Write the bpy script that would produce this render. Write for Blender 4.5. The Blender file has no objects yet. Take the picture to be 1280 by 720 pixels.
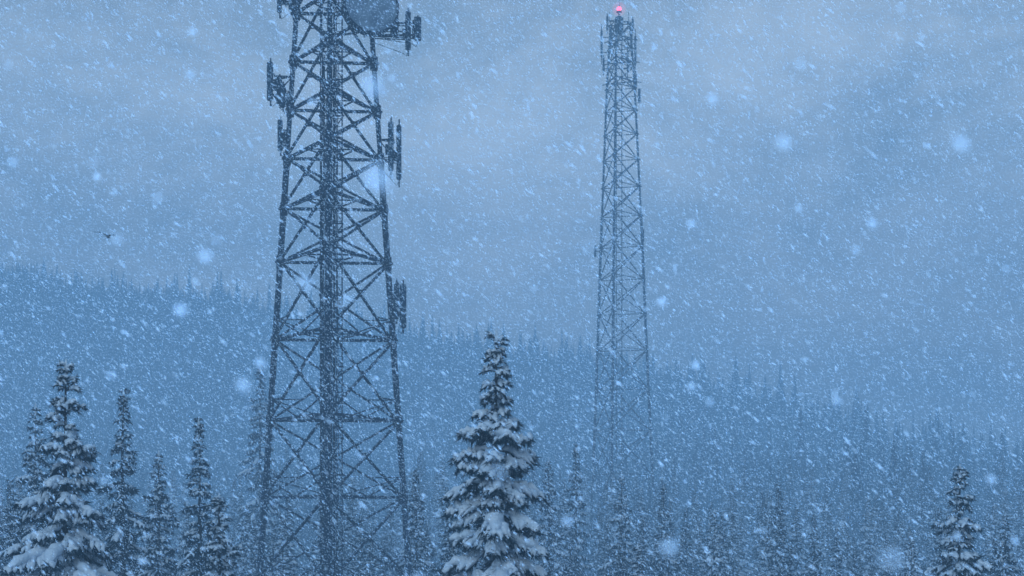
import bpy, math, random
import numpy as np
from mathutils import Vector
scene = bpy.context.scene
scene.view_settings.view_transform = 'Standard'
scene.view_settings.look = 'None'
scene.view_settings.exposure = 0
RS = np.random.RandomState

# ------------------------------------------------------------------ mesh builder
class MB:
    def __init__(s):
        s.v=[]; s.q=[]; s.t=[]; s.qm=[]; s.tm=[]; s.n=0
    def add(s, v, q=None, t=None, m=0):
        v=np.asarray(v,float).reshape(-1,3)
        if q is not None and len(q):
            q=np.asarray(q,int).reshape(-1,4); s.q.append(q+s.n); s.qm.append(np.full(len(q),m))
        if t is not None and len(t):
            t=np.asarray(t,int).reshape(-1,3); s.t.append(t+s.n); s.tm.append(np.full(len(t),m))
        s.v.append(v); s.n+=len(v)
    def mesh(s, name, mats, smooth_mats=()):
        v=np.concatenate(s.v)
        q=np.concatenate(s.q) if s.q else np.zeros((0,4),int)
        t=np.concatenate(s.t) if s.t else np.zeros((0,3),int)
        mi=np.concatenate((s.qm or [np.zeros(0,int)])+(s.tm or [np.zeros(0,int)])).astype(np.int32)
        me=bpy.data.meshes.new(name)
        me.vertices.add(len(v)); me.vertices.foreach_set('co', v.astype(np.float32).ravel())
        loops=np.concatenate([q.ravel(),t.ravel()]).astype(np.int32)
        me.loops.add(len(loops)); me.loops.foreach_set('vertex_index',loops)
        nf=len(q)+len(t); me.polygons.add(nf)
        st=np.concatenate([np.arange(len(q))*4, len(q)*4+np.arange(len(t))*3]).astype(np.int32)
        me.polygons.foreach_set('loop_start',st)
        me.polygons.foreach_set('material_index',mi)
        sm=np.isin(mi,list(smooth_mats))
        me.polygons.foreach_set('use_smooth',sm)
        me.update(calc_edges=True); me.validate()
        for m in mats: me.materials.append(m)
        return me

def tube(mb, path, radii, ns=6, flat=1.0, m=0, cap=False):
    p=np.asarray(path,float); r=np.asarray(radii,float); n=len(p)
    T=np.gradient(p,axis=0); T/=np.linalg.norm(T,axis=1)[:,None]+1e-9
    ref=np.array([0,0,1.0]) if abs(T[:,2]).mean()<0.9 else np.array([1.0,0,0])
    S=np.cross(T,ref); S/=np.linalg.norm(S,axis=1)[:,None]+1e-9
    U=np.cross(S,T)
    a=np.arange(ns)*2*math.pi/ns+ (math.pi/4 if ns==4 else 0)
    v=p[:,None,:]+r[:,None,None]*(np.cos(a)[None,:,None]*S[:,None,:]+flat*np.sin(a)[None,:,None]*U[:,None,:])
    i=np.arange(n-1)[:,None]*ns; j=np.arange(ns)[None,:]; k=(j+1)%ns
    q=np.stack([i+j,i+k,i+ns+k,i+ns+j],-1).reshape(-1,4)
    t=None
    if cap:
        t=[[0,x+1,x] for x in range(1,ns-1)]+[[(n-1)*ns,(n-1)*ns+x,(n-1)*ns+x+1] for x in range(1,ns-1)]
    mb.add(v,q,t,m)

def beam(mb,a,b,r,ns=4,m=0):
    tube(mb,[a,b],[r,r],ns,1.0,m,True)

def box(mb,c,s,m=0,rz=0.0):
    c=np.array(c,float); s=np.array(s,float)/2
    co=np.array([[x,y,z] for x in(-1,1) for y in(-1,1) for z in(-1,1)],float)*s
    cr,sr=math.cos(rz),math.sin(rz)
    co=np.stack([co[:,0]*cr-co[:,1]*sr, co[:,0]*sr+co[:,1]*cr, co[:,2]],1)+c
    mb.add(co,[[0,1,3,2],[4,6,7,5],[0,4,5,1],[2,3,7,6],[0,2,6,4],[1,5,7,3]],None,m)

def link(name, me, parent=None):
    o=bpy.data.objects.new(name, me); scene.collection.objects.link(o)
    if parent: o.parent=parent
    return o

# ------------------------------------------------------------------ materials
def mat(name):
    m=bpy.data.materials.new(name); m.use_nodes=True
    nt=m.node_tree; b=nt.nodes['Principled BSDF']
    return m,nt,b
def noise_mix(nt,b,c1,c2,scale,lo,hi,detail=3,rough=0.85,upbias=0.0):
    tc=nt.nodes.new('ShaderNodeTexCoord')
    n=nt.nodes.new('ShaderNodeTexNoise'); n.inputs['Scale'].default_value=scale; n.inputs['Detail'].default_value=detail
    nt.links.new(tc.outputs['Object'],n.inputs['Vector'])
    src=n.outputs['Fac']
    if upbias:
        g=nt.nodes.new('ShaderNodeNewGeometry'); sp=nt.nodes.new('ShaderNodeSeparateXYZ')
        nt.links.new(g.outputs['Normal'],sp.inputs[0])
        ma=nt.nodes.new('ShaderNodeMath'); ma.operation='MULTIPLY_ADD'; ma.inputs[1].default_value=upbias
        nt.links.new(sp.outputs['Z'],ma.inputs[0]); nt.links.new(src,ma.inputs[2]); src=ma.outputs[0]
    r=nt.nodes.new('ShaderNodeMapRange'); r.inputs['From Min'].default_value=lo; r.inputs['From Max'].default_value=hi
    nt.links.new(src,r.inputs['Value'])
    mx=nt.nodes.new('ShaderNodeMix'); mx.data_type='RGBA'
    mx.inputs[6].default_value=(*c1,1); mx.inputs[7].default_value=(*c2,1)
    nt.links.new(r.outputs[0],mx.inputs[0]); nt.links.new(mx.outputs[2],b.inputs['Base Color'])
    b.inputs['Roughness'].default_value=rough
    b.inputs['Specular IOR Level'].default_value=0.0 if rough>0.8 else 0.15
    return n
m_snow,nt,b=mat('snow'); noise_mix(nt,b,(0.52,0.67,0.82),(0.72,0.83,0.93),3,0.3,0.7)
nb=nt.nodes.new('ShaderNodeTexNoise'); nb.inputs['Scale'].default_value=14; nb.inputs['Detail'].default_value=4
tcb=nt.nodes.new('ShaderNodeTexCoord'); nt.links.new(tcb.outputs['Object'],nb.inputs['Vector'])
bp=nt.nodes.new('ShaderNodeBump'); bp.inputs['Strength'].default_value=0.8; bp.inputs['Distance'].default_value=0.06
nt.links.new(nb.outputs['Fac'],bp.inputs['Height']); nt.links.new(bp.outputs[0],b.inputs['Normal'])
m_needle,nt,b=mat('spruce_needles'); noise_mix(nt,b,(0.010,0.032,0.050),(0.32,0.44,0.56),7,0.50,0.82)
m_needle_d,nt,b=mat('spruce_needles_dark'); noise_mix(nt,b,(0.007,0.025,0.042),(0.18,0.31,0.44),6,0.57,0.97)
m_bark,nt,b=mat('bark'); noise_mix(nt,b,(0.025,0.028,0.03),(0.28,0.34,0.40),9,0.55,0.75)
m_far,nt,b=mat('far_conifer'); noise_mix(nt,b,(0.005,0.026,0.052),(0.18,0.32,0.46),0.9,0.50,0.86,4,0.9,0.06)
m_ground,nt,b=mat('snowy_ground'); noise_mix(nt,b,(0.02,0.05,0.075),(0.32,0.45,0.58),0.09,0.50,0.78,5)
m_steel,nt,b=mat('rimed_steel'); noise_mix(nt,b,(0.009,0.025,0.052),(0.34,0.46,0.58),3.2,0.62,0.80,4,0.6,0.10)
m_steel2,nt,b=mat('galvanised_steel'); noise_mix(nt,b,(0.014,0.034,0.06),(0.28,0.40,0.50),1.2,0.60,0.88,4,0.6,0.06)
m_cable,nt,b=mat('cable_rubber'); noise_mix(nt,b,(0.010,0.018,0.032),(0.32,0.40,0.48),2.5,0.63,0.82,4)
m_panel,nt,b=mat('antenna_radome'); noise_mix(nt,b,(0.028,0.055,0.09),(0.46,0.54,0.62),2.5,0.61,0.84,4)
m_dish,nt,b=mat('dish_radome'); noise_mix(nt,b,(0.12,0.18,0.26),(0.26,0.36,0.46),1.3,0.3,0.7,5)
m_bird,nt,b=mat('dark_feathers'); noise_mix(nt,b,(0.02,0.02,0.02),(0.05,0.05,0.05),5,0.4,0.7)
m_red,nt,b=mat('beacon_red_glass')
b.inputs['Base Color'].default_value=(0.8,0.03,0.05,1)
b.inputs['Emission Color'].default_value=(1.0,0.06,0.12,1); b.inputs['Emission Strength'].default_value=9
m_flake,nt,b=mat('snowflake')
nt.nodes.remove(b); out=nt.nodes['Material Output']
d=nt.nodes.new('ShaderNodeBsdfDiffuse'); d.inputs[0].default_value=(0.66,0.77,0.86,1)
tr=nt.nodes.new('ShaderNodeBsdfTranslucent'); tr.inputs[0].default_value=(0.60,0.70,0.78,1)
mx=nt.nodes.new('ShaderNodeAddShader')
nt.links.new(d.outputs[0],mx.inputs[0]); nt.links.new(tr.outputs[0],mx.inputs[1]); nt.links.new(mx.outputs[0],out.inputs[0])

# ------------------------------------------------------------------ terrain
def vnoise(x,y,seed=0):
    r=RS(seed); z=0
    for k in range(9):
        f=0.008*1.55**k; a=r.uniform(0,6.28); ph=r.uniform(0,6.28)
        z=z+np.sin((x*math.cos(a)+y*math.sin(a))*f*2+ph)*(1/1.5**k)
    return z
def ridge_y(x): return np.interp(x,[-600,-200,0,130,500],[640,600,490,400,350])
def ridge_h(x): return np.interp(x,[-800,-400,-220,-130,-60,-10,40,85,110,140,220,600],[135,128,112,94,75,62,50,38,26,13,6,2])
def terrain(x,y):
    x=np.asarray(x,float); y=np.asarray(y,float)
    ry=ridge_y(x); H=ridge_h(x)
    t=np.clip((y-130)/(ry-130),0,1); s=t*t*(3-2*t)*0.5+t*t*0.5
    back=np.clip((y-ry)/900,0,1)
    h=H*s*(1-0.75*back)
    h=h+vnoise(x,y,3)*np.clip(y/200,0.15,1)*1.8
    return h
gx=np.concatenate([np.linspace(-4000,-500,14)[:-1],np.linspace(-500,500,161),np.linspace(500,4000,14)[1:]])
gy=np.concatenate([np.linspace(-2500,-60,8)[:-1],np.linspace(-60,700,140),np.linspace(700,5000,16)[1:]])
X,Y=np.meshgrid(gx,gy); Z=terrain(X,Y)
mb=MB(); nx=len(gx); ny=len(gy)
i=np.arange(ny-1)[:,None]*nx; j=np.arange(nx-1)[None,:]
q=np.stack([i+j,i+j+1,i+nx+j+1,i+nx+j],-1).reshape(-1,4)
mb.add(np.stack([X,Y,Z],-1),q,None,0)
link('ground',mb.mesh('ground',[m_ground],(0,)))

# ------------------------------------------------------------------ distant forest (one mesh)
def far_template(seed,tiers,pts):
    r=RS(seed); V=[];F=[];n=0
    for k in range(tiers):
        f=k/tiers
        z0=1-0.93*f*0.95; zt=z0; zb=z0-1.55/tiers
        rad=0.05+0.95*((k+1)/tiers)**1.0*r.uniform(.8,1.1)
        off=r.uniform(0,6.28)
        V.append([0,0,zt]); c=n; n+=1
        for p in range(pts):
            a=off+p*2*math.pi/pts
            rr=rad*(r.uniform(0.8,1.2) if p%2==0 else r.uniform(0.3,0.55))
            V.append([math.cos(a)*rr,math.sin(a)*rr,zb+(0.0 if p%2==0 else 0.45/tiers)+r.uniform(-.2,.2)/tiers]); n+=1
        for p in range(pts): F.append([c,c+1+p,c+1+(p+1)%pts])
    return np.array(V),np.array(F)
r=RS(11); mb=MB()
N=23000
xs=r.uniform(-340,300,N); ys=185+ (740-185)*r.uniform(0,1,N)**0.9
keep=(ys<ridge_y(xs)+25)&(np.abs(xs)<0.45*ys+50)
dens=vnoise(xs*2.3,ys*2.3,8); keep&=(r.uniform(-2.2,1,N)<dens*0.55+0.40)
xs=xs[keep]; ys=ys[keep]; zs=terrain(xs,ys)
for k in range(6):
    for far in (0,1):
        sel=np.arange(len(xs))%6==k
        sel&=(ys>=330) if far else (ys<330)
        tv,tf=far_template(20+k, 6 if far else 12, 8 if far else 12)
        m=sel.sum()
        if m==0: continue
        h=np.clip(r.lognormal(math.log(5.4),0.38,m),2.5,14); w=h*r.uniform(0.10,0.22,m)
        a=r.uniform(0,6.28,m)
        vx=tv[None,:,0]*np.cos(a)[:,None]-tv[None,:,1]*np.sin(a)[:,None]
        vy=tv[None,:,0]*np.sin(a)[:,None]+tv[None,:,1]*np.cos(a)[:,None]
        v=np.stack([xs[sel][:,None]+vx*w[:,None], ys[sel][:,None]+vy*w[:,None], zs[sel][:,None]-0.3+tv[None,:,2]*h[:,None]],-1)
        f=tf[None]+(np.arange(m)*len(tv))[:,None,None]
        mb.add(v,None,f,0)
link('distant_forest',mb.mesh('distant_forest',[m_far]))

# ------------------------------------------------------------------ detailed spruce
def spruce(name,H,R,seed,snow=1.0,dens=1.0,needles=26,dark=False,power=0.85,thick=1.0,space=1.0):
    r=RS(seed); mb=MB(); NO=[];ND=[];NL=[]
    zz=np.linspace(0,H,14)
    wob=np.cumsum(r.normal(0,0.012,(14,2)),0)*H/12
    tr_=np.concatenate([wob,zz[:,None]],1)
    tube(mb,tr_,0.011*H*(1-zz/H)**0.8+0.012,8,1,0)
    def trunk(z): return np.array([np.interp(z,zz,tr_[:,0]),np.interp(z,zz,tr_[:,1]),z])
    def snowtube(path,rad,m=1):
        n=len(path)
        s=np.linspace(0,1,n)
        prof=np.sin(np.clip(s*0.93+0.05,0,1)*math.pi)**0.45
        rr=rad*prof*r.uniform(0.6,1.4,n); rr[0]*=.4; rr[-1]*=.25
        pp=path+np.array([0,0,1])*rr[:,None]*0.55+r.normal(0,rad*0.14,(n,3))
        tube(mb,pp,rr,7,0.72,1,True)
    z=H*0.985
    while z>0.6:
        t=(H-z)/H
        L0=R*(t**power)*1.0+0.09
        nbr=int(r.randint(4,7)+ (2 if t>0.15 else 0))
        a0=r.uniform(0,6.28); lvl=r.uniform(0.68,1.22)
        for bI in range(nbr):
            if r.rand()>dens: continue
            a=a0+bI*2*math.pi/nbr+r.normal(0,0.25)
            L=L0*lvl*r.uniform(0.55,1.25)
            zb=z+r.normal(0,0.08)
            base=trunk(max(zb,0.3)); dirv=np.array([math.cos(a),math.sin(a),0])
            up=np.interp(t,[0,0.06,0.2,0.6,1],[0.9,0.30,-0.02,-0.26,-0.42])+r.normal(0,.11)
            s=np.linspace(0,1,7)
            drop=up*s*L - 0.30*L*(s**2)*min(1,t*3) + 0.12*L*s**4
            side=np.array([-dirv[1],dirv[0],0])
            P=base+dirv*(s*L)[:,None]+np.array([0,0,1])*drop[:,None]+side*(r.normal(0,0.1)*L*s**2)[:,None]
            tube(mb,P,np.linspace(0.03,0.006,7)*(0.4+0.6*min(L,1.5)),4,1,0)
            fingers=[(P[1:],True)]
            nf=int(np.clip(L/0.17,1,9))
            for k in range(nf):
                sf=0.25+0.7*(k+0.5)/nf
                o=np.array([np.interp(sf,s,P[:,c]) for c in range(3)])
                for sg in (-1,1):
                    lf=(0.30*L*(1.05-sf)+0.10)*r.uniform(0.6,1.35)
                    ang=r.uniform(0.6,1.05)*sg
                    dv=dirv*math.cos(ang)+side*math.sin(ang)
                    u=np.linspace(0,1,5)
                    slope=(drop[-1]-drop[0])/max(L,.01)*0.6-0.25
                    Q=o+dv*(u*lf)[:,None]+np.array([0,0,1])*(slope*u*lf-0.35*lf*u**2)[:,None]
                    fingers.append((Q,False))
            for Q,main in fingers:
                ln=np.linalg.norm(Q[-1]-Q[0])
                if r.rand()<snow:
                    rad=(0.05+0.05*min(1.5,ln if not main else L*0.8))*thick*(1.15 if main else 1.0)*r.uniform(.65,1.2)
                    rad=min(rad,0.15*thick)*min(1,0.55+t*3)
                    n=len(Q)
                    if main:
                        u2=np.linspace(0,1,11); Qs=np.stack([np.interp(u2,np.linspace(0,1,n),Q[:,c]) for c in range(3)],1)
                        snowtube(Qs,rad)
                    else: snowtube(Q,rad)
                nn=int(needles*(0.5+ln*1.6))
                u=r.uniform(0,1.03,nn)
                o=np.stack([np.interp(u,np.linspace(0,1,len(Q)),Q[:,c]) for c in range(3)],1)
                ax=(Q[-1]-Q[0])/(ln+1e-6)
                dd=r.normal(0,1,(nn,3)); dd[:,2]-=0.75
                dd/=np.linalg.norm(dd,axis=1)[:,None]; dd+=ax*0.7
                NO.append(o); ND.append(dd); NL.append(r.uniform(0.06,0.20,nn)*(0.5+0.5*min(1,t*4)))
        z-= space*(0.15+0.25*min(1,t*2.2))*r.uniform(0.7,1.35)*(H/12)**0.5
    tube(mb,[[tr_[-1,0],tr_[-1,1],H-.35],[tr_[-1,0],tr_[-1,1],H-.1],[tr_[-1,0],tr_[-1,1],H+.12]],[0.03,0.05,0.01],6,1,1)
    O=np.concatenate(NO);D=np.concatenate(ND);Ln=np.concatenate(NL)
    W=np.cross(D,r.normal(0,1,D.shape)); W/=np.linalg.norm(W,axis=1)[:,None]+1e-9
    w=(0.012+0.02*r.rand(len(O)))[:,None]
    V=np.stack([O-W*w,O+W*w,O+D*Ln[:,None]],1)
    mb.add(V,None,np.arange(len(O)*3).reshape(-1,3),2)
    return mb.mesh(name,[m_bark,m_snow,m_needle_d if dark else m_needle],(1,))

meA=spruce('spruce_A',12.4,3.35,1,0.94,1.0,24,False,0.95,1.18,1.12)
meB=spruce('spruce_B',12.0,3.0,2,0.93,0.92,22,False,0.92,1.18,1.3)
meC=spruce('spruce_C',11.0,2.1,3,0.50,0.9,16,True,1.0,0.8,1.25)
meD=spruce('spruce_D',12.5,1.8,4,0.38,0.85,16,True,1.0,0.75,1.25)
meE=spruce('spruce_E',10.0,1.9,5,0.78,0.9,16,False,1.0,1.0,1.2)
def put_tree(me,x,y,H,h0,rz,w=1.0,name='snowy_spruce_tree',parent=None):
    o=link(name,me,parent); s=H/h0
    o.scale=(s*w,s*w,s); o.rotation_euler=(0,0,rz)
    o.location=(x,y,float(terrain(x,y))-0.1)
    return o
near=[(meA,12.4,-0.5,35,12.35,0.3,1.0),
      (meB,12.0,-11.9,38,11.95,1.3,1.0),
      (meE,10.0,14.2,45,9.4,0.2,1.15),
      (meD,12.5,-16.4,60,13.1,0.5,1.0),
      (meC,11.0,-16.2,65,10.7,2.1,1.1),
      (meD,12.5,-13.2,60,11.9,3.1,1.0),
      (meE,10.0,-9.3,45,8.5,4.0,1.2),
      (meC,11.0,-22.5,67,13.0,1.0,1.0),
      (meC,11.0,-20.0,62,9.6,0.0,1.0),
      (meD,12.5,-5.4,80,10.3,2.4,1.0),
      (meC,11.0,6.9,90,10.4,0.7,0.95),
      (meD,12.5,9.6,90,9.7,1.7,0.95),
      (meE,10.0,12.1,85,8.1,2.7,1.1),
      (meD,12.5,17.8,95,9.8,3.9,1.0),
      (meC,11.0,2.5,95,11.5,3.9,0.9),
      (meD,12.5,4.4,98,12.6,5.0,0.9),
      (meC,11.0,20.5,90,7.0,0.9,1.0),
      (meC,11.0,24.3,70,7.9,5.2,1.0),
      (meE,10.0,-17.8,47,7.2,5.2,1.0),
      (meD,12.5,-22.3,126,21.0,5.5,1.0),
      (meE,10.0,5.3,60,6.6,2.2,1.1),
      (meC,11.0,-2.9,66,7.6,2.9,1.1)]
for me,h0,x,y,top,rz,w in near:
    put_tree(me,x,y,top-float(terrain(x,y))+0.1,h0,rz,w)
forest=bpy.data.objects.new('spruce_forest',None); scene.collection.objects.link(forest)
r=random.Random(5); towers=[(-9.6,76),(13.5,178)]
cnt=0; pts=[]
while cnt<400:
    y=r.uniform(72,205); x=r.uniform(-0.42*y-6,0.42*y+6)
    if any(math.hypot(x-a,y-b_)<8 for a,b_ in towers): continue
    if any(math.hypot(x-a,y-b_)<2.4 for a,b_ in pts): continue
    pts.append((x,y))
    me,h0=r.choice([(meC,11.0),(meD,12.5),(meE,10.0),(meD,12.5)])
    H=r.uniform(5.0,9.4)+ (1.5 if x<-5 else 0)+max(0,(y-110))*0.02
    put_tree(me,x,y,H,h0,r.uniform(0,6.28),r.uniform(0.85,1.25),'forest_spruce',forest); cnt+=1

# ------------------------------------------------------------------ lattice tower
def lattice_tower(name,cx,cy,levels,hw,rot,legr,hr,dr,m_s,heavy=True):
    root=bpy.data.objects.new(name,None); scene.collection.objects.link(root); root.location=(cx,cy,0)
    mb=MB()
    def leg(k,z):
        R_=hw(z)*2/math.sqrt(3); a=rot-math.pi/2+k*2*math.pi/3
        return np.array([R_*math.cos(a),R_*math.sin(a),z])
    zt=levels[-1]; zb=levels[0]
    for k in range(3):
        for a,b_ in zip(levels[:-1],levels[1:]): beam(mb,leg(k,a),leg(k,b_),legr*(1.0 if a<(zt*0.6) else 0.8),8)
        for a in levels:
            p=leg(k,a); tube(mb,[p-[0,0,0.06],p+[0,0,0.06]],[legr*1.7]*2,8,1,0,True)
            if heavy: tube(mb,[p-[0,0,.35],p+[0,0,.35]],[legr*1.25]*2,8,1,0,True)
    for fi,(a,b_) in enumerate(zip(levels[:-1],levels[1:])):
        for k in range(3):
            A0,B0,A1,B1=leg(k,a),leg((k+1)%3,a),leg(k,b_),leg((k+1)%3,b_)
            off=np.cross((B0-A0)/np.linalg.norm(B0-A0),[0,0,1])*dr*0.9
            beam(mb,A0+off,B1+off,dr); beam(mb,B0-off,A1-off,dr)
            beam(mb,A1,B1,hr)
            wa=np.linalg.norm(B0-A0); wb=np.linalg.norm(B1-A1); u=wa/(wa+wb)
            C=A0+(B1-A0)*u
            M0=(A0+B0)/2
            if heavy:
                if b_-a>3.5:
                    qa=A0+(B1-A0)*u*0.5; qb=B0+(A1-B0)*u*0.5
                    beam(mb,qa,A0+(A1-A0)*u*0.5,dr*0.55); beam(mb,qb,B0+(B1-B0)*u*0.5,dr*0.55)
                    beam(mb,M0,A0+(A1-A0)*u*0.5,dr*0.55); beam(mb,M0,B0+(B1-B0)*u*0.5,dr*0.55)
                tube(mb,[C-[0,0.02,.14],C+[0,-0.02,.14]],[.16,.16],4,1,0,True)
        if heavy:
            mids=[(leg(k,b_)+leg((k+1)%3,b_))/2 for k in range(3)]
            for k in range(3): beam(mb,mids[k],mids[(k+1)%3],dr*0.6)
    link('lattice_frame',mb.mesh(name+'_frame',[m_s]),root)
    return root,leg

# near tower
lev1=[0,4.4,8.8,13.0,17.4,21.6,24.5,27.2,29.8,32.4,35.0,37.6,40.2,42.8]
hw1=lambda z: 4.40-0.0687*z
t1,leg1=lattice_tower('lattice_radio_tower',-9.6,76,lev1,hw1,math.radians(4),0.17,0.105,0.08,m_steel)
mb=MB()
for (lx,w) in ((-0.30,0.50),(0.32,0.55)):
    y0=-0.6
    for sx in (-w/2,w/2): beam(mb,[lx+sx,y0,0],[lx+sx,y0,43],0.045)
    for z in np.arange(0.3,43,0.42): beam(mb,[lx-w/2,y0,z],[lx+w/2,y0,z],0.022)
for z in np.arange(0.5,43,1.9):
    beam(mb,[-0.62,-0.6,z],[0.66,-0.6,z],0.05)
    beam(mb,[-0.62,-0.6,z],[0.66,-0.6,z+1.9],0.035); beam(mb,[0.66,-0.6,z],[-0.62,-0.6,z+1.9],0.035)
    aa=np.linspace(math.pi,2*math.pi,7)
    tube(mb,np.stack([0.32+0.4*np.cos(aa),-0.6+0.6*np.sin(aa),np.full(7,z)],1),[0.02]*7,4)
link('climbing_ladder',mb.mesh('ladder',[m_steel]),t1)
mb=MB(); rr=RS(4)
for k in range(11):
    x=-0.5+k*0.085+rr.normal(0,.015); zt=rr.uniform(26,43)
    zz=np.linspace(0,zt,30)
    tube(mb,np.stack([x+rr.normal(0,.012,30),-0.45+rr.normal(0,.02,30),zz],1),[rr.uniform(.025,.045)]*30,5)
link('feeder_cables',mb.mesh('cables',[m_cable]),t1)

def antenna_panel(mb,x,y,z,h,w=0.30,d=0.16,rz=0.0):
    zz=np.array([-.5,-.485,-.46,.46,.485,.5])*h
    s=np.array([.6,.9,1,1,.9,.6])
    ns=12; a=np.arange(ns)*2*math.pi/ns
    px=np.sign(np.cos(a))*np.abs(np.cos(a))**0.5*w/2; py=np.sign(np.sin(a))*np.abs(np.sin(a))**0.6*d/2
    c,s_=math.cos(rz),math.sin(rz)
    V=np.stack([x+(px*c-py*s_)[None]*s[:,None], y+(px*s_+py*c)[None]*s[:,None], z+zz[:,None]+0*px[None]],-1)
    i=np.arange(5)[:,None]*ns; j=np.arange(ns)[None]; k=(j+1)%ns
    tt=[[0,q_+1,q_] for q_ in range(1,ns-1)]+[[5*ns,5*ns+q_,5*ns+q_+1] for q_ in range(1,ns-1)]
    mb.add(V,np.stack([i+j,i+k,i+ns+k,i+ns+j],-1).reshape(-1,4),tt,1)
def antenna_mount(root,leg,k,z,ox,items,name,arms=(0.5,-0.5)):
    mb=MB(); p=leg(k,z)
    for az in arms:
        p2=leg(k,z+az)
        beam(mb,p2,p2+[ox,-.1,0.0],0.06)
        beam(mb,p2+[0,0.0,0],p2+[ox,0.45,0],0.04)
    beam(mb,leg(k,z+arms[0]),leg(k,z+arms[-1])+[ox,-.1,0],0.04)
    e=p+[ox,0,0]
    beam(mb,e+[0,-.5,arms[0]],e+[0,.6,arms[0]],0.05); beam(mb,e+[0,-.5,arms[-1]],e+[0,.6,arms[-1]],0.05)
    for dx,dy,dz,h,w in items:
        q_=p+[dx,dy,dz]
        beam(mb,q_+[0,0.2,-h*0.62],q_+[0,0.2,h*0.62],0.045,6)
        antenna_panel(mb,q_[0],q_[1],q_[2],h,w,0.2,0.3*np.sign(ox))
        for s in(-.3,.3): box(mb,q_+[0,0.12,s*h],(0.14,0.16,0.1))
        beam(mb,q_+[0,0.2,-h*0.2],p+[0,0,-h*0.2+dz*0.3],0.03)
        box(mb,q_+[-0.18*np.sign(ox),0.3,-0.1],(0.28,0.2,0.55),1)
        tube(mb,[q_+[0,0.05,-h*.5],q_+[-.1*np.sign(ox),.1,-h*.5-.3],q_+[-.3*np.sign(ox),.2,-h*.5-.1],p+[0,0,-h*.3]],[.02]*4,5)
    link(name,mb.mesh(name,[m_steel,m_panel],()),root)
antenna_mount(t1,leg1,2,31.2,-0.9,[(-1.15,-.2,0.1,2.1,0.34),(-0.75,.4,-.2,1.5,0.30),(-.45,-.3,-.7,1.3,.26)],'panel_antenna_cluster',(0.4,-0.7))
antenna_mount(t1,leg1,2,28.4,-0.4,[(-0.42,-.2,0,1.7,0.26)],'panel_antenna_small',(0.3,-0.5))
antenna_mount(t1,leg1,1,27.8,0.75,[(0.62,-.2,0.1,2.7,0.30),(1.02,.3,-.1,3.0,0.28)],'panel_antenna_pair',(0.5,-0.6))
antenna_mount(t1,leg1,1,19.4,0.45,[(0.35,-.2,0.15,2.0,0.30),(0.68,.1,-.1,2.4,0.38)],'sector_antenna',(0.5,-0.5))
antenna_mount(t1,leg1,2,35.9,-0.7,[(-0.95,-.2,0.0,1.9,0.24),(-.4,.2,.1,1.6,.22)],'panel_antenna_upper',(0.4,-0.3))
antenna_mount(t1,leg1,1,34.2,2.3,[(2.0,-.2,-.1,2.1,0.30),(2.5,.1,0.1,1.3,0.4),(1.3,.3,.3,1.0,.3)],'outrigger_antenna',(0.35,-0.3))
mb=MB(); R_=1.42; n=40
prof=[(0,0.16),(0.5,0.14),(1.0,0.08),(1.30,0.02),(1.38,0.0),(1.42,0.02),(1.43,-0.10),(1.43,-0.60),(1.36,-0.66),(1.0,-0.80),(0.5,-0.98),(0.12,-1.05),(0.0,-1.05)]
a=np.arange(n)*2*math.pi/n
V=np.array([[[rr_*math.cos(t_),-d_,rr_*math.sin(t_)] for t_ in a] for rr_,d_ in prof])
i=np.arange(len(prof)-1)[:,None]*n; j=np.arange(n)[None]; k=(j+1)%n
mb.add(V[:5],np.stack([i[:4]+j,i[:4]+k,i[:4]+n+k,i[:4]+n+j],-1).reshape(-1,4),None,1)
mb.add(V[4:],np.stack([i[:8]+j,i[:8]+k,i[:8]+n+k,i[:8]+n+j],-1).reshape(-1,4),None,0)
tube(mb,np.stack([1.44*np.cos(np.append(a,a[:1])),np.full(n+1,-0.03),1.44*np.sin(np.append(a,a[:1]))],1),[0.06]*(n+1),6)
tube(mb,[[0,1.0,0],[0,1.7,0]],[0.14,0.14],8,1,0,True)
beam(mb,[0,1.5,-1.1],[0,1.5,1.1],0.07,8)
for sx in(-1,1): beam(mb,[sx*1.1,0.5,-0.4],[0,1.5,-1.0],0.04); beam(mb,[sx*1.1,0.5,0.4],[0,1.5,1.0],0.04)
beam(mb,[0,1.5,0.8],[-1.2,2.4,0.8],0.06); beam(mb,[0,1.5,-0.8],[-1.2,2.4,-0.8],0.06)
dish=link('microwave_dish',mb.mesh('dish',[m_steel,m_dish],(1,)),t1)
dish.location=(2.25,-1.6,34.5); dish.rotation_euler=(math.radians(-4),0,math.radians(20))
mb=MB()
for k in range(3):
    A,B=leg1(k,36.4)*[1.12,1.12,1],leg1((k+1)%3,36.4)*[1.12,1.12,1]
    beam(mb,A,B,0.09); beam(mb,A+[0,0,1.1],B+[0,0,1.1],0.04); beam(mb,A+[0,0,.55],B+[0,0,.55],0.03)
    for u in np.linspace(0,1,8): beam(mb,A+(B-A)*u,A+(B-A)*u+[0,0,1.1],0.03)
link('service_platform',mb.mesh('platform',[m_steel]),t1)

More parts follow.
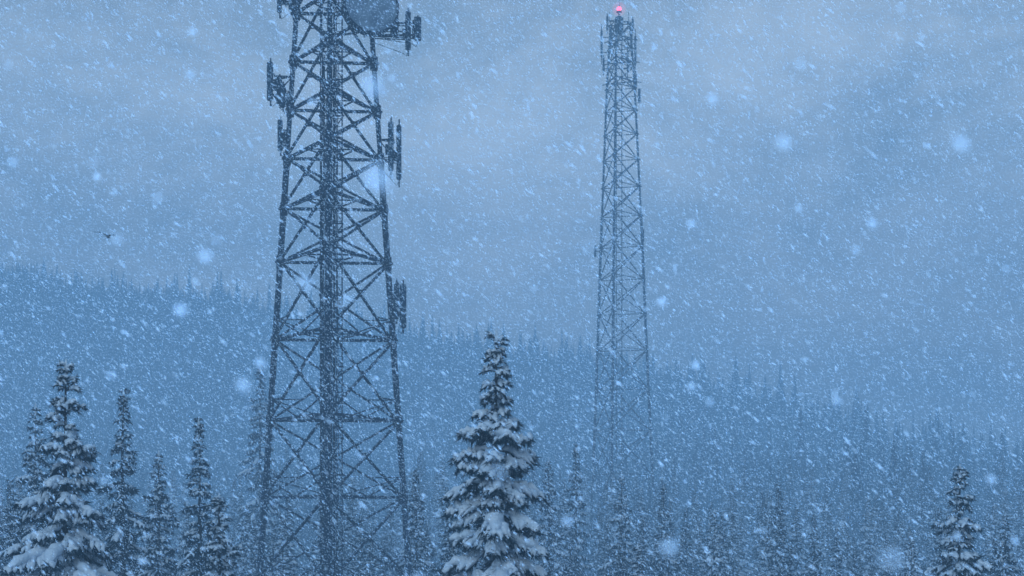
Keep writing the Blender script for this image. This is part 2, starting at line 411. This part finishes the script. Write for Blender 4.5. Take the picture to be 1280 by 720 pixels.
# far tower
hw2=lambda z: np.interp(z,[0,12,30,42,62,69],[4.6,3.85,3.1,2.65,1.75,1.25])
lev2=[0.0]
while lev2[-1]<66.0: lev2.append(lev2[-1]+max(2.1,float(hw2(lev2[-1]))*1.45))
lev2.append(69.2)
t2,leg2=lattice_tower('lattice_radio_tower',13.4,178,lev2,hw2,math.radians(-16),0.17,0.06,0.075,m_steel2,False)
mb=MB()
for sx in(-.35,.35): beam(mb,[sx,0,0],[sx,0,69],0.07)
for z in np.arange(0.5,69,1.0): beam(mb,[-.35,0,z],[.35,0,z],0.05)
link('climbing_ladder',mb.mesh('ladder2',[m_steel2]),t2)
mb=MB()
for zr in (62.0,64.5,67.3):
    for k in range(3):
        p=leg2(k,zr); d_=p/np.linalg.norm(p[:2])*[1,1,0]
        beam(mb,p,p+d_*0.9,0.07); beam(mb,leg2(k,zr),leg2((k+1)%3,zr),0.1)
for k,(x,y,z,h) in enumerate([(-2.2,-.3,66.5,4.2),(-1.9,.6,64.2,2.2),(2.0,-.4,65.6,4.6),(1.6,.6,67.0,3.0),(-1.1,-1.2,67.2,3.4),(1.0,-1.0,64.0,3.0),(2.15,.3,62.0,2.2),(-1.5,-.5,69.0,2.2),(1.7,-.2,68.9,1.8)]):
    beam(mb,[x,y+.2,z-h*.6],[x,y+.2,z+h*.6],0.06,6); antenna_panel(mb,x,y,z,h*0.8,0.28,0.2)
    beam(mb,[x,y+.1,z-h*.25],[x*0.4,y*0.4,z-h*.25],0.06); beam(mb,[x,y+.1,z+h*.2],[x*0.4,y*0.4,z+h*.2],0.06)
antenna_panel(mb,2.5,-.3,60.0,1.8,0.35,.25); beam(mb,[2.5,-.2,60],[1.2,0,60],0.06)
antenna_panel(mb,2.95,-.3,42.6,1.6,0.35,.25); beam(mb,[2.95,-.2,42.6],[2,0,42.6],0.06)
antenna_panel(mb,-3.0,-.3,40.6,1.4,0.3,.25); beam(mb,[-3.0,-.2,40.6],[-2,0,40.6],0.06)
tube(mb,[[0,0,67.8],[0,0,68.0],[0,0,69.8],[0,0,70.0]],[.3,.55,.55,.3],10,1,1,True)
beam(mb,[0,0,69],[0,0,71.4],0.10,8)
for s in(-1,1): beam(mb,[s*1.2,0,69.2],[s*1.2,0,70.6],0.04,6); beam(mb,[s*1.3,0,69.4],[0,0,69.4],0.06)
link('antenna_array',mb.mesh('array2',[m_steel2,m_panel]),t2)
mb=MB()
th=np.linspace(0,math.pi,9)
tube(mb,np.stack([0*th,0*th,70.95-0.30*np.cos(th)],1),0.27*np.sin(th)+.001,14,1,0)
link('aviation_beacon',mb.mesh('beacon',[m_red],(0,)),t2)
mb=MB(); beam(mb,[0.02,0,71.3],[0.02,0,72.6],0.035,6); tube(mb,[[0,0,70.5],[0,0,70.66]],[.34,.34],12,1,0,True)
link('lightning_rod',mb.mesh('rod',[m_steel2]),t2)
bpy.ops.mesh.primitive_uv_sphere_add(segments=24,ring_count=14,radius=0.9,location=(0,0,70.95))
hz=bpy.context.object; hz.name='beacon_glow_halo'; hz.parent=t2
mh=bpy.data.materials.new('red_halo_emission'); mh.use_nodes=True; nt=mh.node_tree; nt.nodes.clear()
o_=nt.nodes.new('ShaderNodeOutputMaterial'); e=nt.nodes.new('ShaderNodeEmission'); e.inputs[0].default_value=(1,0.05,0.10,1); e.inputs[1].default_value=0.18  # sphere emits red by itself, imitating the beacon's halo in fog
nt.links.new(e.outputs[0],o_.inputs['Volume']); hz.data.materials.append(mh)

# ------------------------------------------------------------------ bird
mb=MB()
tube(mb,[[-.28,0,0],[-.2,0,.02],[0,0,.03],[.2,0,.03],[.32,0,.05],[.4,0,.03]],[.02,.05,.09,.06,.045,.005],8)
for s in(-1,1):
    mb.add([[.12,0,.05],[-.12,0,.05],[.16,s*.45,.2],[-.1,s*.45,.17],[.02,s*.95,.12],[-.08,s*.9,.1]],[[0,1,3,2],[2,3,5,4]])
mb.add([[-.25,-.04,.02],[-.25,.04,.02],[-.5,.1,.0],[-.5,-.1,.0]],[[0,1,2,3]])
bird=link('bird',mb.mesh('bird',[m_bird],(0,)))
bird.location=(-22.5,79,23.3); bird.rotation_euler=(0.2,0.12,math.radians(80))

# ------------------------------------------------------------------ falling snow (one mesh)
r=RS(77)
def flakes(mb,P,wid,asp,r,wind,spread=0.20):
    n=len(P)
    D=wind+r.normal(0,spread,(n,3)); D/=np.linalg.norm(D,axis=1)[:,None]
    A=np.cross(D,[0,1.0,0]); A/=np.linalg.norm(A,axis=1)[:,None]; B=np.cross(D,A)
    L=(wid*asp)[:,None]/2; w=wid[:,None]/2
    ring=[P+w*(math.cos(t_)*A+math.sin(t_)*B) for t_ in (0.5,0.5+2.094,0.5+4.189)]
    V=np.stack([P-D*(L+w)]+ring+[P+D*(L+w)],1)
    t=[[0,2,1],[0,3,2],[0,1,3],[4,1,2],[4,2,3],[4,3,1]]
    b0=(np.arange(n)*5)[:,None,None]
    mb.add(V,None,np.array(t)[None]+b0,0)
mb=MB(); M=1450000
P=np.stack([r.uniform(-38,38,M),r.uniform(10,85,M),r.uniform(0,44,M)],1)
k=(np.abs(P[:,0])<0.38*P[:,1]+4)&(P[:,2]<10+0.37*P[:,1])&(P[:,2]>6.5-0.06*P[:,1])
P=P[k]
wid=np.clip(r.lognormal(math.log(0.0084),0.38,len(P)),0.004,0.018)
flakes(mb,P,wid,r.uniform(1.5,6.5,len(P)),r,np.array([0.68,0.05,-0.66]),0.19)
# fat clumped flakes drifting close by
M=520; P=np.stack([r.uniform(-4,4,M),r.uniform(1.8,6,M),r.uniform(6.5,12,M)],1)
flakes(mb,P,r.uniform(0.010,0.032,M),r.uniform(0.1,0.5,M),r,np.array([0.8,0.05,-0.5]))
link('falling_snow',mb.mesh('falling_snow',[m_flake]))

# ------------------------------------------------------------------ fog volumes
def fogbox(name,loc,size,sig,col):
    bpy.ops.mesh.primitive_cube_add(size=1,location=loc); fog=bpy.context.object; fog.name=name; fog.scale=size
    mf=bpy.data.materials.new(name); mf.use_nodes=True; nt=mf.node_tree; nt.nodes.clear()
    o_=nt.nodes.new('ShaderNodeOutputMaterial'); ab=nt.nodes.new('ShaderNodeVolumeAbsorption'); em=nt.nodes.new('ShaderNodeEmission'); ad=nt.nodes.new('ShaderNodeAddShader')
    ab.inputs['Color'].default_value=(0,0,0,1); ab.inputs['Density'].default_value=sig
    em.inputs[0].default_value=(*col,1); em.inputs[1].default_value=sig  # fog's own emission stands in for skylight scattered inside it
    nt.links.new(ab.outputs[0],ad.inputs[0]); nt.links.new(em.outputs[0],ad.inputs[1]); nt.links.new(ad.outputs[0],o_.inputs['Volume'])
    fog.data.materials.append(mf)
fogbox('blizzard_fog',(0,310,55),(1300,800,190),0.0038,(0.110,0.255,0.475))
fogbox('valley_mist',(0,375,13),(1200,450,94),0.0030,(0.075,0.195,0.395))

# ------------------------------------------------------------------ world
w=bpy.data.worlds.new('World'); scene.world=w; w.use_nodes=True; nt=w.node_tree
bg=nt.nodes['Background']; bg.inputs[1].default_value=1.0
sky=nt.nodes.new('ShaderNodeTexSky'); sky.sky_type='NISHITA'; sky.sun_disc=False
sky.sun_elevation=math.radians(32); sky.sun_rotation=math.radians(205)
tc=nt.nodes.new('ShaderNodeTexCoord'); mp=nt.nodes.new('ShaderNodeMapping'); mp.inputs['Scale'].default_value=(1,1,1.6); mp.inputs['Location'].default_value=(3.1,0.4,1.7)
nt.links.new(tc.outputs['Generated'],mp.inputs[0])
n1=nt.nodes.new('ShaderNodeTexNoise'); n1.inputs['Scale'].default_value=6.0; n1.inputs['Detail'].default_value=7; n1.inputs['Roughness'].default_value=0.66; n1.inputs['Distortion'].default_value=0.25
nt.links.new(mp.outputs[0],n1.inputs['Vector'])
cr=nt.nodes.new('ShaderNodeValToRGB'); cr.color_ramp.elements[0].position=0.28; cr.color_ramp.elements[0].color=(0.55,0.8,1.0,1)
cr.color_ramp.elements[1].position=0.72; cr.color_ramp.elements[1].color=(3.0,3.45,3.8,1)
nt.links.new(n1.outputs['Fac'],cr.inputs[0])
sp=nt.nodes.new('ShaderNodeSeparateXYZ'); nt.links.new(tc.outputs['Generated'],sp.inputs[0])
mr=nt.nodes.new('ShaderNodeMapRange'); mr.inputs['From Min'].default_value=0.18; mr.inputs['From Max'].default_value=0.42; mr.inputs['To Min'].default_value=1.0; mr.inputs['To Max'].default_value=0.14
nt.links.new(sp.outputs['Z'],mr.inputs['Value'])
ml=nt.nodes.new('ShaderNodeVectorMath'); ml.operation='SCALE'; nt.links.new(cr.outputs[0],ml.inputs[0]); nt.links.new(mr.outputs[0],ml.inputs['Scale'])
sk=nt.nodes.new('ShaderNodeVectorMath'); sk.operation='SCALE'; sk.inputs['Scale'].default_value=0.06; nt.links.new(sky.outputs[0],sk.inputs[0])
mx=nt.nodes.new('ShaderNodeMix'); mx.data_type='RGBA'; mx.inputs[0].default_value=0.88
nt.links.new(sk.outputs[0],mx.inputs[6]); nt.links.new(ml.outputs[0],mx.inputs[7]); nt.links.new(mx.outputs[2],bg.inputs[0])

sl=bpy.data.lights.new('sun','SUN'); sl.energy=1.3; sl.angle=math.radians(20); sl.color=(0.62,0.82,1.0)
so=bpy.data.objects.new('sun',sl); scene.collection.objects.link(so)
dvec=Vector((0.35,0.80,-0.58)); so.rotation_euler=dvec.to_track_quat('-Z','Y').to_euler()

cam=bpy.data.cameras.new('camera'); co=bpy.data.objects.new('camera',cam); scene.collection.objects.link(co)
co.location=(0,0,8); co.rotation_euler=(math.radians(90),0,0)
cam.lens=50; cam.sensor_width=36; cam.shift_y=280/1280; cam.clip_end=9000; cam.clip_start=0.1
cam.dof.use_dof=True; cam.dof.focus_distance=70; cam.dof.aperture_fstop=1.4
scene.camera=co
